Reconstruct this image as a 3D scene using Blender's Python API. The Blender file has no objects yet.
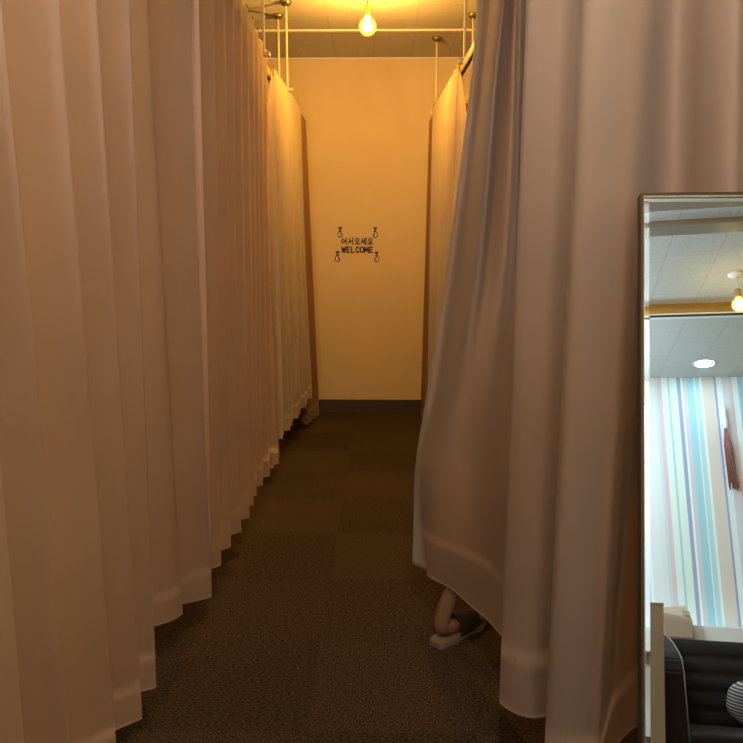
import bpy, bmesh, math, random
from math import sin, cos, radians, pi, atan, sqrt
from mathutils import Vector, Matrix

random.seed(7)
S = bpy.context.scene
COL = S.collection

# ------------------------------------------------------------------ camera model
F = 720.0
PITCH = radians(9.6)
YAW = atan((382 - 371.5) / F)
CAM = Vector((0, 0, 1.4))
CY, SY, CP, SP = cos(YAW), sin(YAW), cos(PITCH), sin(PITCH)


def proj(P):
    d = Vector(P) - CAM
    x = CY * d.x + SY * d.y
    y = -SY * d.x + CY * d.y
    zf = y * CP - d.z * SP
    up = y * SP + d.z * CP
    return 371.5 + F * x / zf, 371.5 - F * up / zf


def x_for(px, y, z):          # world x of a point at depth y, height z seen in column px
    k = (px - 371.5) / F
    dz = z - 1.4
    return (k * (CY * y * CP - dz * SP) - SY * y) / (CY + k * SY * CP)


def y_for(px, x, z):          # world y of a point on the plane x, height z seen in column px
    k = (px - 371.5) / F
    dz = z - 1.4
    return (k * (-SY * x * CP - dz * SP) - CY * x) / (SY - k * CY * CP)


# ------------------------------------------------------------------ object helpers
def link(name, mesh, mats, parent=None):
    o = bpy.data.objects.new(name, mesh)
    COL.objects.link(o)
    for m in (mats if isinstance(mats, (list, tuple)) else [mats]):
        mesh.materials.append(m)
    if parent is not None:
        o.parent = parent
        o.matrix_parent_inverse = Matrix.Translation(-parent.location) if parent.type == 'EMPTY' and not parent.parent else Matrix.Identity(4)
    return o


def thing(name, label, cat, loc=(0, 0, 0), group=None):
    o = bpy.data.objects.new(name, None)
    o.empty_display_size = 0.1
    COL.objects.link(o)
    o.location = loc
    o['label'] = label
    o['category'] = cat
    if group:
        o['group'] = group
    return o


def tag(o, label, cat, group=None):
    o['label'] = label
    o['category'] = cat
    if group:
        o['group'] = group
    return o


def structure(o):
    o['kind'] = 'structure'
    return o


def smooth(me, on=True):
    for p in me.polygons:
        p.use_smooth = on
    return me


def bm_mesh(name, bm, smth=False):
    me = bpy.data.meshes.new(name)
    bmesh.ops.recalc_face_normals(bm, faces=bm.faces)
    bm.to_mesh(me)
    bm.free()
    if smth:
        smooth(me)
    return me


def add_box(bm, lo, hi, bevel=0.0, seg=2):
    r = bmesh.ops.create_cube(bm, size=1)
    vs = r['verts']
    lo, hi = Vector(lo), Vector(hi)
    c, s = (lo + hi) / 2, hi - lo
    for v in vs:
        v.co = Vector((v.co.x * s.x, v.co.y * s.y, v.co.z * s.z)) + c
    if bevel > 0:
        es = list({e for v in vs for e in v.link_edges})
        bmesh.ops.bevel(bm, geom=es, offset=bevel, segments=seg, affect='EDGES', profile=0.7)


def add_tube(bm, pts, rad, n=10, cap=True):
    rings = []
    pts = [Vector(p) for p in pts]
    rads = rad if isinstance(rad, (list, tuple)) else [rad] * len(pts)
    for i, p in enumerate(pts):
        a = pts[max(i - 1, 0)]
        b = pts[min(i + 1, len(pts) - 1)]
        t = (b - a).normalized()
        ref = Vector((0, 0, 1)) if abs(t.z) < 0.9 else Vector((1, 0, 0))
        u = t.cross(ref).normalized()
        w = t.cross(u)
        rings.append([bm.verts.new(p + (u * cos(2 * pi * k / n) + w * sin(2 * pi * k / n)) * rads[i]) for k in range(n)])
    for a, b in zip(rings, rings[1:]):
        for k in range(n):
            bm.faces.new((a[k], a[(k + 1) % n], b[(k + 1) % n], b[k]))
    if cap:
        bm.faces.new(rings[0])
        bm.faces.new(rings[-1])


def add_lathe(bm, prof, c, n=24):
    c = Vector(c)
    rings = []
    for r, z in prof:
        if r < 1e-5:
            rings.append([bm.verts.new(c + Vector((0, 0, z)))])
        else:
            rings.append([bm.verts.new(c + Vector((r * cos(2 * pi * k / n), r * sin(2 * pi * k / n), z))) for k in range(n)])
    for a, b in zip(rings, rings[1:]):
        for k in range(n):
            if len(a) == 1 and len(b) == 1:
                continue
            if len(a) == 1:
                bm.faces.new((a[0], b[(k + 1) % n], b[k]))
            elif len(b) == 1:
                bm.faces.new((a[k], a[(k + 1) % n], b[0]))
            else:
                bm.faces.new((a[k], a[(k + 1) % n], b[(k + 1) % n], b[k]))


# ------------------------------------------------------------------ materials
def mat(name):
    m = bpy.data.materials.new(name)
    m.use_nodes = True
    nt = m.node_tree
    nt.nodes.clear()
    out = nt.nodes.new('ShaderNodeOutputMaterial')
    return m, nt, out


def nd(nt, kind, **kw):
    n = nt.nodes.new(kind)
    for k, v in kw.items():
        if k in n.inputs:
            n.inputs[k].default_value = v
        else:
            setattr(n, k, v)
    return n


def c4(c):
    return (c[0], c[1], c[2], 1)


def plain(name, col, rough=0.6, metal=0.0, noise=0.06, scale=40, bump=0.0):
    m, nt, out = mat(name)
    b = nd(nt, 'ShaderNodeBsdfPrincipled')
    b.inputs['Roughness'].default_value = rough
    b.inputs['Metallic'].default_value = metal
    tc = nd(nt, 'ShaderNodeTexCoord')
    nz = nd(nt, 'ShaderNodeTexNoise', Scale=scale, Detail=4.0)
    nt.links.new(tc.outputs['Object'], nz.inputs['Vector'])
    rp = nd(nt, 'ShaderNodeValToRGB')
    rp.color_ramp.elements[0].color = c4([x * (1 - noise) for x in col])
    rp.color_ramp.elements[1].color = c4([min(1, x * (1 + noise)) for x in col])
    nt.links.new(nz.outputs['Fac'], rp.inputs['Fac'])
    nt.links.new(rp.outputs['Color'], b.inputs['Base Color'])
    if bump:
        bp = nd(nt, 'ShaderNodeBump', Strength=bump, Distance=0.002)
        nt.links.new(nz.outputs['Fac'], bp.inputs['Height'])
        nt.links.new(bp.outputs['Normal'], b.inputs['Normal'])
    nt.links.new(b.outputs[0], out.inputs[0])
    return m


def fabric(name, col, trans=0.25, weave=900, rough=0.85, tcol=None, sheen=0.25):
    m, nt, out = mat(name)
    b = nd(nt, 'ShaderNodeBsdfPrincipled')
    b.inputs['Roughness'].default_value = rough
    b.inputs['Sheen Weight'].default_value = sheen
    b.inputs['Sheen Roughness'].default_value = 0.5
    b.inputs['Specular IOR Level'].default_value = 0.2
    tc = nd(nt, 'ShaderNodeTexCoord')
    big = nd(nt, 'ShaderNodeTexNoise', Scale=3.0, Detail=2.0)
    nt.links.new(tc.outputs['Object'], big.inputs['Vector'])
    rp = nd(nt, 'ShaderNodeValToRGB')
    rp.color_ramp.elements[0].position = 0.3
    rp.color_ramp.elements[1].position = 0.7
    rp.color_ramp.elements[0].color = c4([x * 0.95 for x in col])
    rp.color_ramp.elements[1].color = c4([min(1, x * 1.03) for x in col])
    nt.links.new(big.outputs['Fac'], rp.inputs['Fac'])
    w1 = nd(nt, 'ShaderNodeTexNoise', Scale=weave, Detail=2.0)
    nt.links.new(tc.outputs['Object'], w1.inputs['Vector'])
    bp = nd(nt, 'ShaderNodeBump', Strength=0.12, Distance=0.001)
    nt.links.new(w1.outputs['Fac'], bp.inputs['Height'])
    nt.links.new(bp.outputs['Normal'], b.inputs['Normal'])
    nt.links.new(rp.outputs['Color'], b.inputs['Base Color'])
    tr = nd(nt, 'ShaderNodeBsdfTranslucent')
    tr.inputs['Color'].default_value = c4(tcol or col)
    mx = nd(nt, 'ShaderNodeMixShader', Fac=trans)
    nt.links.new(b.outputs[0], mx.inputs[1])
    nt.links.new(tr.outputs[0], mx.inputs[2])
    nt.links.new(mx.outputs[0], out.inputs[0])
    return m


def emit(name, col, strength):
    m, nt, out = mat(name)
    e = nd(nt, 'ShaderNodeEmission', Color=c4(col), Strength=strength)
    nt.links.new(e.outputs[0], out.inputs[0])
    return m


def carpet_mat():
    m, nt, out = mat('carpet_tiles')
    b = nd(nt, 'ShaderNodeBsdfPrincipled')
    b.inputs['Roughness'].default_value = 0.95
    b.inputs['Specular IOR Level'].default_value = 0.1
    tc = nd(nt, 'ShaderNodeTexCoord')
    mp = nd(nt, 'ShaderNodeMapping')
    mp.inputs['Location'].default_value = (0.22, -1.91 + 5, 0)
    nt.links.new(tc.outputs['Object'], mp.inputs['Vector'])
    # tile id
    dv = nd(nt, 'ShaderNodeVectorMath', operation='SCALE')
    dv.inputs['Scale'].default_value = 2.0
    nt.links.new(mp.outputs[0], dv.inputs[0])
    fl = nd(nt, 'ShaderNodeVectorMath', operation='FLOOR')
    nt.links.new(dv.outputs[0], fl.inputs[0])
    wn = nd(nt, 'ShaderNodeTexWhiteNoise', noise_dimensions='3D')
    nt.links.new(fl.outputs[0], wn.inputs['Vector'])
    # two pile directions
    ma = nd(nt, 'ShaderNodeMapping')
    ma.inputs['Scale'].default_value = (90, 230, 1)
    mb = nd(nt, 'ShaderNodeMapping')
    mb.inputs['Scale'].default_value = (210, 130, 1)
    na = nd(nt, 'ShaderNodeTexNoise', Scale=1.0, Detail=3.0, Roughness=0.7)
    nb = nd(nt, 'ShaderNodeTexNoise', Scale=1.0, Detail=3.0, Roughness=0.7)
    for mm, nn in ((ma, na), (mb, nb)):
        nt.links.new(tc.outputs['Object'], mm.inputs['Vector'])
        nt.links.new(mm.outputs[0], nn.inputs['Vector'])
    # quarter-turned laying: every other tile has its pile turned
    sp = nd(nt, 'ShaderNodeSeparateXYZ')
    nt.links.new(fl.outputs[0], sp.inputs[0])
    sm = nd(nt, 'ShaderNodeMath', operation='ADD')
    nt.links.new(sp.outputs['X'], sm.inputs[0])
    nt.links.new(sp.outputs['Y'], sm.inputs[1])
    hf = nd(nt, 'ShaderNodeMath', operation='MULTIPLY')
    hf.inputs[1].default_value = 0.5
    nt.links.new(sm.outputs[0], hf.inputs[0])
    fc = nd(nt, 'ShaderNodeMath', operation='FRACT')
    nt.links.new(hf.outputs[0], fc.inputs[0])
    gt = nd(nt, 'ShaderNodeMath', operation='LESS_THAN')
    gt.inputs[1].default_value = 0.25
    nt.links.new(fc.outputs[0], gt.inputs[0])
    wv = nd(nt, 'ShaderNodeMath', operation='MULTIPLY_ADD')
    wv.inputs[1].default_value = 0.55
    nt.links.new(wn.outputs['Value'], wv.inputs[0])
    g6 = nd(nt, 'ShaderNodeMath', operation='MULTIPLY')
    g6.inputs[1].default_value = 0.45
    nt.links.new(gt.outputs[0], g6.inputs[0])
    nt.links.new(g6.outputs[0], wv.inputs[2])
    mixf = nd(nt, 'ShaderNodeMix', data_type='FLOAT')
    nt.links.new(gt.outputs[0], mixf.inputs[0])
    nt.links.new(na.outputs['Fac'], mixf.inputs[2])
    nt.links.new(nb.outputs['Fac'], mixf.inputs[3])
    rp = nd(nt, 'ShaderNodeValToRGB')
    rp.color_ramp.elements[0].position = 0.40
    rp.color_ramp.elements[1].position = 0.80
    rp.color_ramp.elements[0].color = (0.012, 0.0085, 0.006, 1)
    rp.color_ramp.elements[1].color = (0.17, 0.126, 0.086, 1)
    nt.links.new(mixf.outputs[0], rp.inputs['Fac'])
    # per tile brightness
    mr = nd(nt, 'ShaderNodeMapRange')
    mr.inputs['To Min'].default_value = 0.82
    mr.inputs['To Max'].default_value = 1.2
    nt.links.new(wv.outputs[0], mr.inputs['Value'])
    mu = nd(nt, 'ShaderNodeVectorMath', operation='SCALE')
    nt.links.new(rp.outputs['Color'], mu.inputs[0])
    nt.links.new(mr.outputs[0], mu.inputs['Scale'])
    nt.links.new(mu.outputs[0], b.inputs['Base Color'])
    bp = nd(nt, 'ShaderNodeBump', Strength=0.6, Distance=0.004)
    nt.links.new(mixf.outputs[0], bp.inputs['Height'])
    nt.links.new(bp.outputs['Normal'], b.inputs['Normal'])
    nt.links.new(b.outputs[0], out.inputs[0])
    return m


def ceiling_mat():
    m, nt, out = mat('ceiling_boards')
    b = nd(nt, 'ShaderNodeBsdfPrincipled')
    b.inputs['Roughness'].default_value = 0.9
    tc = nd(nt, 'ShaderNodeTexCoord')
    br = nd(nt, 'ShaderNodeTexBrick')
    br.inputs['Scale'].default_value = 1.0
    br.inputs['Brick Width'].default_value = 0.6
    br.inputs['Row Height'].default_value = 0.3
    br.inputs['Mortar Size'].default_value = 0.0025
    br.inputs['Color1'].default_value = (0.64, 0.63, 0.61, 1)
    br.inputs['Color2'].default_value = (0.60, 0.59, 0.57, 1)
    br.inputs['Mortar'].default_value = (0.45, 0.44, 0.43, 1)
    mp = nd(nt, 'ShaderNodeMapping')
    mp.inputs['Location'].default_value = (0.08, 0.07, 0)
    mp.inputs['Rotation'].default_value = (0, 0, pi / 2)
    nt.links.new(tc.outputs['Object'], mp.inputs['Vector'])
    nt.links.new(mp.outputs[0], br.inputs['Vector'])
    nz = nd(nt, 'ShaderNodeTexNoise', Scale=85.0, Detail=5.0, Roughness=0.75)
    nt.links.new(tc.outputs['Object'], nz.inputs['Vector'])
    rp = nd(nt, 'ShaderNodeValToRGB')
    rp.color_ramp.elements[0].position = 0.3
    rp.color_ramp.elements[1].position = 0.6
    rp.color_ramp.elements[0].color = (0.78, 0.78, 0.78, 1)
    rp.color_ramp.elements[1].color = (1, 1, 1, 1)
    nt.links.new(nz.outputs['Fac'], rp.inputs['Fac'])
    mx = nd(nt, 'ShaderNodeMix', data_type='RGBA', blend_type='MULTIPLY')
    mx.inputs[0].default_value = 1.0
    nt.links.new(br.outputs['Color'], mx.inputs[6])
    nt.links.new(rp.outputs['Color'], mx.inputs[7])
    nt.links.new(mx.outputs[2], b.inputs['Base Color'])
    bp = nd(nt, 'ShaderNodeBump', Strength=0.5, Distance=0.004)
    nt.links.new(nz.outputs['Fac'], bp.inputs['Height'])
    nt.links.new(bp.outputs['Normal'], b.inputs['Normal'])
    nt.links.new(b.outputs[0], out.inputs[0])
    return m


def stripes_mat():
    m, nt, out = mat('striped_wallpaper')
    b = nd(nt, 'ShaderNodeBsdfPrincipled')
    b.inputs['Roughness'].default_value = 0.7
    x0, x1 = 1.277, 2.142          # span of wall seen between mirror columns 640 and 743
    def wx(c):                     # crop column -> wall x
        px = 633 + c / 6.755
        return x0 + (px - 640) / 103 * (x1 - x0)
    bands = [(47, (.80, .78, .86)), (75, (.72, .82, .84)), (110, (.76, .78, .76)), (142, (.60, .70, .78)), (165, (.74, .56, .62)), (190, (.76, .88, .86)),
             (232, (.42, .66, .72)), (247, (.74, .88, .85)), (295, (.36, .40, .62)), (320, (.84, .95, .97)), (336, (.66, .64, .72)),
             (362, (.38, .67, .80)), (410, (.80, .93, .96)), (420, (.50, .74, .82)), (450, (.82, .96, .98)), (467, (.72, .66, .62)), (546, (.34, .38, .64)),
             (562, (.80, .90, .95)), (600, (.68, .70, .80)), (645, (.76, .60, .68)), (668, (.78, .93, .96)), (702, (.40, .66, .80)), (735, (.82, .93, .95))]
    a, z = wx(47), wx(760)
    tc = nd(nt, 'ShaderNodeTexCoord')
    sx = nd(nt, 'ShaderNodeSeparateXYZ')
    nt.links.new(tc.outputs['Object'], sx.inputs[0])
    mr = nd(nt, 'ShaderNodeMapRange', clamp=False)
    mr.inputs['From Min'].default_value = a
    mr.inputs['From Max'].default_value = z
    nt.links.new(sx.outputs['X'], mr.inputs['Value'])
    fr = nd(nt, 'ShaderNodeMath', operation='FRACT')
    nt.links.new(mr.outputs[0], fr.inputs[0])
    rp = nd(nt, 'ShaderNodeValToRGB')
    cr = rp.color_ramp
    cr.interpolation = 'CONSTANT'
    for i, (c, colr) in enumerate(bands):
        p = (wx(c) - a) / (z - a)
        if i == 0:
            e = cr.elements[0]
            e.position = 0
        elif i == 1:
            e = cr.elements[1]
            e.position = p
        else:
            e = cr.elements.new(p)
        e.color = c4(colr)
    nt.links.new(fr.outputs[0], rp.inputs['Fac'])
    nt.links.new(rp.outputs['Color'], b.inputs['Base Color'])
    nt.links.new(b.outputs[0], out.inputs[0])
    return m


def quilt_mat(name, col, freq):
    m, nt, out = mat(name)
    b = nd(nt, 'ShaderNodeBsdfPrincipled')
    b.inputs['Roughness'].default_value = 0.9
    b.inputs['Base Color'].default_value = c4(col)
    b.inputs['Sheen Weight'].default_value = 0.05
    b.inputs['Specular IOR Level'].default_value = 0.2
    tc = nd(nt, 'ShaderNodeTexCoord')
    nz = nd(nt, 'ShaderNodeTexNoise', Scale=300.0, Detail=2.0)
    nt.links.new(tc.outputs['Object'], nz.inputs['Vector'])
    bp = nd(nt, 'ShaderNodeBump', Strength=0.3, Distance=0.002)
    nt.links.new(nz.outputs['Fac'], bp.inputs['Height'])
    nt.links.new(bp.outputs['Normal'], b.inputs['Normal'])
    nt.links.new(b.outputs[0], out.inputs[0])
    return m


def cushion_mat():
    m, nt, out = mat('striped_cushion_cloth')
    b = nd(nt, 'ShaderNodeBsdfPrincipled')
    b.inputs['Roughness'].default_value = 0.9
    tc = nd(nt, 'ShaderNodeTexCoord')
    sx = nd(nt, 'ShaderNodeSeparateXYZ')
    nt.links.new(tc.outputs['Object'], sx.inputs[0])
    ad = nd(nt, 'ShaderNodeMath', operation='MULTIPLY')
    ad.inputs[1].default_value = 46.0
    nt.links.new(sx.outputs['Z'], ad.inputs[0])
    fr = nd(nt, 'ShaderNodeMath', operation='FRACT')
    nt.links.new(ad.outputs[0], fr.inputs[0])
    rp = nd(nt, 'ShaderNodeValToRGB')
    rp.color_ramp.interpolation = 'CONSTANT'
    rp.color_ramp.elements[0].color = (.05, .045, .05, 1)
    rp.color_ramp.elements[1].position = 0.55
    rp.color_ramp.elements[1].color = (.42, .40, .39, 1)
    nt.links.new(fr.outputs[0], rp.inputs['Fac'])
    nt.links.new(rp.outputs['Color'], b.inputs['Base Color'])
    nt.links.new(b.outputs[0], out.inputs[0])
    return m


def glass_mat(name, tint=(1, .93, .8), clear=0.9, glow=0.7):
    m, nt, out = mat(name)
    t = nd(nt, 'ShaderNodeBsdfTransparent', Color=c4(tint))
    g = nd(nt, 'ShaderNodeBsdfGlossy', Color=c4(tint), Roughness=0.05)
    mx = nd(nt, 'ShaderNodeMixShader', Fac=1 - clear)
    nt.links.new(t.outputs[0], mx.inputs[1])
    nt.links.new(g.outputs[0], mx.inputs[2])
    em = nd(nt, 'ShaderNodeEmission', Color=(1, .68, .12, 1), Strength=glow)
    ad = nd(nt, 'ShaderNodeAddShader')
    nt.links.new(mx.outputs[0], ad.inputs[0])
    nt.links.new(em.outputs[0], ad.inputs[1])
    nt.links.new(ad.outputs[0], out.inputs[0])
    return m


def wood_mat(name, c0, c1):
    m, nt, out = mat(name)
    b = nd(nt, 'ShaderNodeBsdfPrincipled')
    b.inputs['Roughness'].default_value = 0.5
    tc = nd(nt, 'ShaderNodeTexCoord')
    mp = nd(nt, 'ShaderNodeMapping')
    mp.inputs['Scale'].default_value = (30, 30, 3)
    nt.links.new(tc.outputs['Object'], mp.inputs['Vector'])
    nz = nd(nt, 'ShaderNodeTexNoise', Scale=1.0, Detail=4.0, Distortion=0.6)
    nt.links.new(mp.outputs[0], nz.inputs['Vector'])
    rp = nd(nt, 'ShaderNodeValToRGB')
    rp.color_ramp.elements[0].color = c4(c0)
    rp.color_ramp.elements[1].color = c4(c1)
    nt.links.new(nz.outputs['Fac'], rp.inputs['Fac'])
    nt.links.new(rp.outputs['Color'], b.inputs['Base Color'])
    nt.links.new(b.outputs[0], out.inputs[0])
    return m


M = {
    'wall': plain('cream_wall_paint', (.66, .515, .24), 0.75, noise=0.03, scale=6, bump=0.05),
    'wall_white': plain('white_wall_paint', (.82, .83, .84), 0.7, noise=0.02, scale=6),
    'ceiling': ceiling_mat(),
    'carpet': carpet_mat(),
    'base': plain('brown_baseboard', (.06, .042, .028), 0.5),
    'strip': plain('ceiling_strip_paint', (.74, .66, .50), 0.5, noise=0.02),
    'stripes': stripes_mat(),
    'beige': fabric('beige_curtain_cloth', (.67, .54, .45), 0.16, tcol=(.66, .45, .28)),
    'beige_pink': fabric('rose_beige_curtain_cloth', (.64, .51, .42), 0.12, tcol=(.62, .46, .32)),
    'taupe': fabric('taupe_curtain_cloth', (.66, .53, .43), 0.12, tcol=(.6, .42, .27)),
    'right_beige': fabric('pale_beige_curtain_cloth', (.53, .43, .35), 0.10, tcol=(.5, .38, .25)),
    'sheer': fabric('white_sheer_cloth', (.74, .67, .55), 0.35, weave=1200, tcol=(.72, .60, .42)),
    'brown': fabric('brown_curtain_cloth', (.44, .28, .15), 0.18, tcol=(.45, .26, .11)),
    'darkbrown': fabric('dark_brown_curtain_cloth', (.14, .07, .04), 0.05),
    'lining': fabric('grey_lining_cloth', (.58, .60, .60), 0.08),
    'hemb': fabric('beige_hem_cloth', (.71, .57, .46), 0.12, tcol=(.66, .45, .28)),
    'rail': plain('rail_beige_paint', (.34, .27, .17), 0.45, 0.0, noise=0.02),
    'rail_dark': plain('rail_dark_slot', (.03, .022, .016), 0.6),
    'rod': plain('rod_cream_paint', (.50, .42, .28), 0.35, 0.3, noise=0.02),
    'canopy': plain('dull_brass', (.32, .24, .13), 0.35, 0.9, noise=0.05),
    'hook': plain('hook_metal', (.22, .16, .09), 0.4, 0.8),
    'ink': plain('navy_vinyl', (.012, .012, .035), 0.5, noise=0.02),
    'ivory': plain('cream_vinyl', (.85, .78, .62), 0.5, noise=0.02),
    'socket': plain('socket_brass', (.62, .36, .14), 0.4, 0.5),
    'cord': plain('cord_black', (.03, .02, .015), 0.5),
    'mirror': None,
    'frame': plain('bronze_mirror_frame', (.07, .042, .02), 0.4, 0.5),
    'frame_gold': plain('gold_mirror_lip', (.62, .50, .28), 0.25, 0.9),
    'gold': plain('polished_brass_fascia', (.80, .48, .14), 0.22, 1.0, noise=0.03),
    'beam': plain('grey_brown_trim', (.24, .19, .14), 0.4, 0.1),
    'sofa': quilt_mat('dark_grey_upholstery', (.020, .0145, .0145), 1),
    'piping': plain('grey_piping', (.22, .21, .20), 0.7),
    'cushion': cushion_mat(),
    'wood': wood_mat('light_oak', (.26, .175, .105), (.33, .23, .15)),
    'wood_dark': wood_mat('stained_oak_end', (.22, .12, .05), (.30, .17, .08)),
    'carton': plain('beige_carton', (.42, .31, .23), 0.6),
    'skin': plain('warm_skin', (.22, .125, .075), 0.6, noise=0.05),
    'trousers': plain('charcoal_trousers', (.03, .03, .035), 0.9),
    'shirt': plain('grey_knit', (.20, .18, .17), 0.9),
    'hair': plain('dark_hair', (.02, .014, .01), 0.5),
    'sole': plain('tan_slipper_sole', (.22, .17, .12), 0.8),
    'slipper': plain('black_slipper_upper', (.015, .013, .013), 0.6),
    'sock': fabric('taupe_sock_knit', (.30, .20, .13), 0.0),
    'dried': plain('dried_flower_red', (.30, .12, .11), 0.8, noise=0.3),
    'paper': plain('white_wrapping', (.82, .82, .84), 0.7),
    'eye': plain('eye_dark', (.02, .015, .01), 0.2),
    'grey_leg': plain('grey_steel', (.2, .19, .18), 0.4, 0.7),
}
mm, nt, out = mat('mirror_silver')
g = nd(nt, 'ShaderNodeBsdfGlossy', Color=(.80, .96, 1.0, 1), Roughness=0.0)
nt.links.new(g.outputs[0], out.inputs[0])
M['mirror'] = mm
M['bulb_glass'] = glass_mat('clear_amber_bulb_glass', (1, .86, .55), 0.86)

# ------------------------------------------------------------------ room shell
H = 2.926
YW = 6.14
YB = -3.8
XL, XR = -2.9, 3.0


def box_obj(name, lo, hi, m, bevel=0.0, parent=None):
    bm = bmesh.new()
    add_box(bm, lo, hi, bevel)
    return link(name, bm_mesh(name, bm), m, parent)


structure(box_obj('floor', (XL - .1, YB - .1, -.08), (XR + .1, YW + .1, 0), M['carpet']))
structure(box_obj('ceiling', (XL - .1, YB - .1, H), (XR + .1, YW + .1, H + .08), M['ceiling']))
structure(box_obj('wall_far', (XL - .1, YW, 0), (XR + .1, YW + .1, H), M['wall']))
structure(box_obj('wall_left', (XL - .1, YB, 0), (XL, YW, H), M['wall']))
structure(box_obj('wall_right', (XR, YB, 0), (XR + .1, YW, H), M['wall']))
structure(box_obj('wall_back', (XL - .1, YB - .1, 0), (XR + .1, YB, H), M['stripes']))
structure(box_obj('baseboard_far', (XL, YW - .014, 0), (XR, YW, .115), M['base'], 0.004))
structure(box_obj('trim_1', (XL, 5.38, H - .012), (XR, 5.425, H), M['strip'], 0.003))
structure(box_obj('trim_2', (XL, YB, 0.0), (XR, YB + .05, .80), M['wall_white'], 0.004))
structure(box_obj('trim_3', (XL, -2.27, H - .072), (XR, -2.18, H), M['gold'], 0.004))
structure(box_obj('trim_7', (XL, -2.205, H - .092), (XR, -2.185, H - .083), M['rail_dark'], 0.002))
structure(box_obj('trim_9', (XL, -2.265, H - .083), (XR, -2.182, H - .072), M['wall_white'], 0.002))
structure(box_obj('trim_4', (XL, -1.16, H - .03), (XR, -1.03, H), M['beam'], 0.01))
structure(box_obj('trim_5', (XL, -.90, H - .02), (XR, -.80, H), M['beam'], 0.008))
structure(box_obj('trim_6', (XL, YW - .01, H - .012), (XR, YW, H), M['strip'], 0.003))


# ------------------------------------------------------------------ curtains
def catmull(pts, n):
    """pts: list of Vectors; n subdivisions per span"""
    outp = []
    for i in range(len(pts) - 1):
        p0 = pts[max(i - 1, 0)]
        p1, p2 = pts[i], pts[i + 1]
        p3 = pts[min(i + 2, len(pts) - 1)]
        for k in range(n):
            t = k / n
            outp.append(0.5 * ((2 * p1) + (-p0 + p2) * t + (2 * p0 - 5 * p1 + 4 * p2 - p3) * t * t + (-p0 + 3 * p1 - 3 * p2 + p3) * t ** 3))
    outp.append(pts[-1].copy())
    return outp


def loft(levels, nu=6, nv=6):
    """levels: list of rows of Vectors (same count, top to bottom) -> grid of points, smooth both ways"""
    rows = [catmull(r, nu) for r in levels]
    cols = []
    for j in range(len(rows[0])):
        cols.append(catmull([r[j] for r in rows], nv))
    return [[cols[j][i] for j in range(len(cols))] for i in range(len(cols[0]))]


def grid_mesh(name, grid, thick=0.0):
    bm = bmesh.new()
    vs = [[bm.verts.new(p) for p in row] for row in grid]
    for i in range(len(vs) - 1):
        for j in range(len(vs[0]) - 1):
            bm.faces.new((vs[i][j], vs[i][j + 1], vs[i + 1][j + 1], vs[i + 1][j]))
    if thick:
        r = bmesh.ops.solidify(bm, geom=list(bm.faces), thickness=thick)
    me = bpy.data.meshes.new(name)
    bm.to_mesh(me)
    bm.free()
    smooth(me)
    return me


def curtain_from_grid(name, label, grid, m, mh, hem_rows, group=None, thick=0.0015, tops=None, cat='curtain'):
    base = grid[-1][len(grid[0]) // 2]
    root = thing(name, label, cat, (base.x, base.y, base.z), group)
    body = grid[:len(grid) - hem_rows]
    link('fabric', grid_mesh('fabric', body, thick), m, root)
    # the turned-up hem: a band sewn on the outside, a little thicker than the cloth
    hem = [[p.copy() for p in row] for row in grid[len(grid) - hem_rows - 1:]]
    link('hem', grid_mesh('hem', hem, thick + 0.0010), mh, root)
    if tops:
        for p in tops:
            bm = bmesh.new()
            add_tube(bm, [p + Vector((0, 0, -.03)), p + Vector((0, 0, -.004)), p + Vector((.006, 0, .012)), p + Vector((.0, 0, .028))], 0.003, 6)
            link('hook', bm_mesh('hook', bm, True), M['hook'], root)
    return root


def pleated(crests, side, amp_top, amp_bot, zs, start=None, end=None, rnd=None, bias=0.38, quick=1.0):
    """crests: list of functions z -> (x, y) of the pleat tips facing the aisle. side: +1 valleys toward +x, -1 toward -x.
    Returns levels of control points."""
    levels = []
    n = len(crests)
    rs = rnd or random
    jit = [(rs.uniform(-.2, .2), rs.uniform(.85, 1.15)) for _ in range(n)]
    for z in zs:
        t = (zs[0] - z) / (zs[0] - zs[-1])
        amp = amp_top + (amp_bot - amp_top) * min(1, t * quick)
        row = []
        for i in range(n):
            x, y = crests[i](z)
            if i > 0:
                xp, yp = crests[i - 1](z)
                dy = y - yp
                a = min(amp, 1.1 * abs(dy)) * jit[i][1]
                b = bias + 0.08 * jit[i][0]
                xm = xp + (x - xp) * .4
                row.append(Vector((xm * 0 + xp + side * a * .40, yp + dy * .05, z)))
                row.append(Vector((xm + side * a, yp + dy * b, z)))
                row.append(Vector((x + side * a * .42, yp + dy * .76, z)))
            row.append(Vector((x, y, z)))
        levels.append(row)
    return levels


def line_crest(px_top, px_bot, xt, xb, ztop=2.36, zbot=.2):
    """a pleat tip that runs on the photo from column px_top at the picture's top edge to px_bot at its bottom edge"""
    def f(z):
        t = (ztop - z) / (ztop - zbot)
        x = xt + (xb - xt) * t
        y = 2.0
        for _ in range(25):
            py = proj((x, y, z))[1]
            px = px_top + (px_bot - px_top) * max(-.35, min(1.15, py / 743.0))
            yn = y_for(px, x, z)
            y = y + .6 * (max(.3, min(6.0, yn)) - y)
        return x, y
    return f


def straight_crest(x_t, y_t, x_b, y_b, ztop=2.36, zbot=.2, wob=0.0, ph=0.0):
    def f(z):
        t = (ztop - z) / (ztop - zbot)
        return x_t + (x_b - x_t) * t + wob * sin(ph + 3 * t) * t, y_t + (y_b - y_t) * t
    return f


def refine_crests(fs):
    return fs


ZS = [2.40, 2.33, 1.9, 1.4, .9, .5, .30, .2]
HEMROWS = 6

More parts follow.
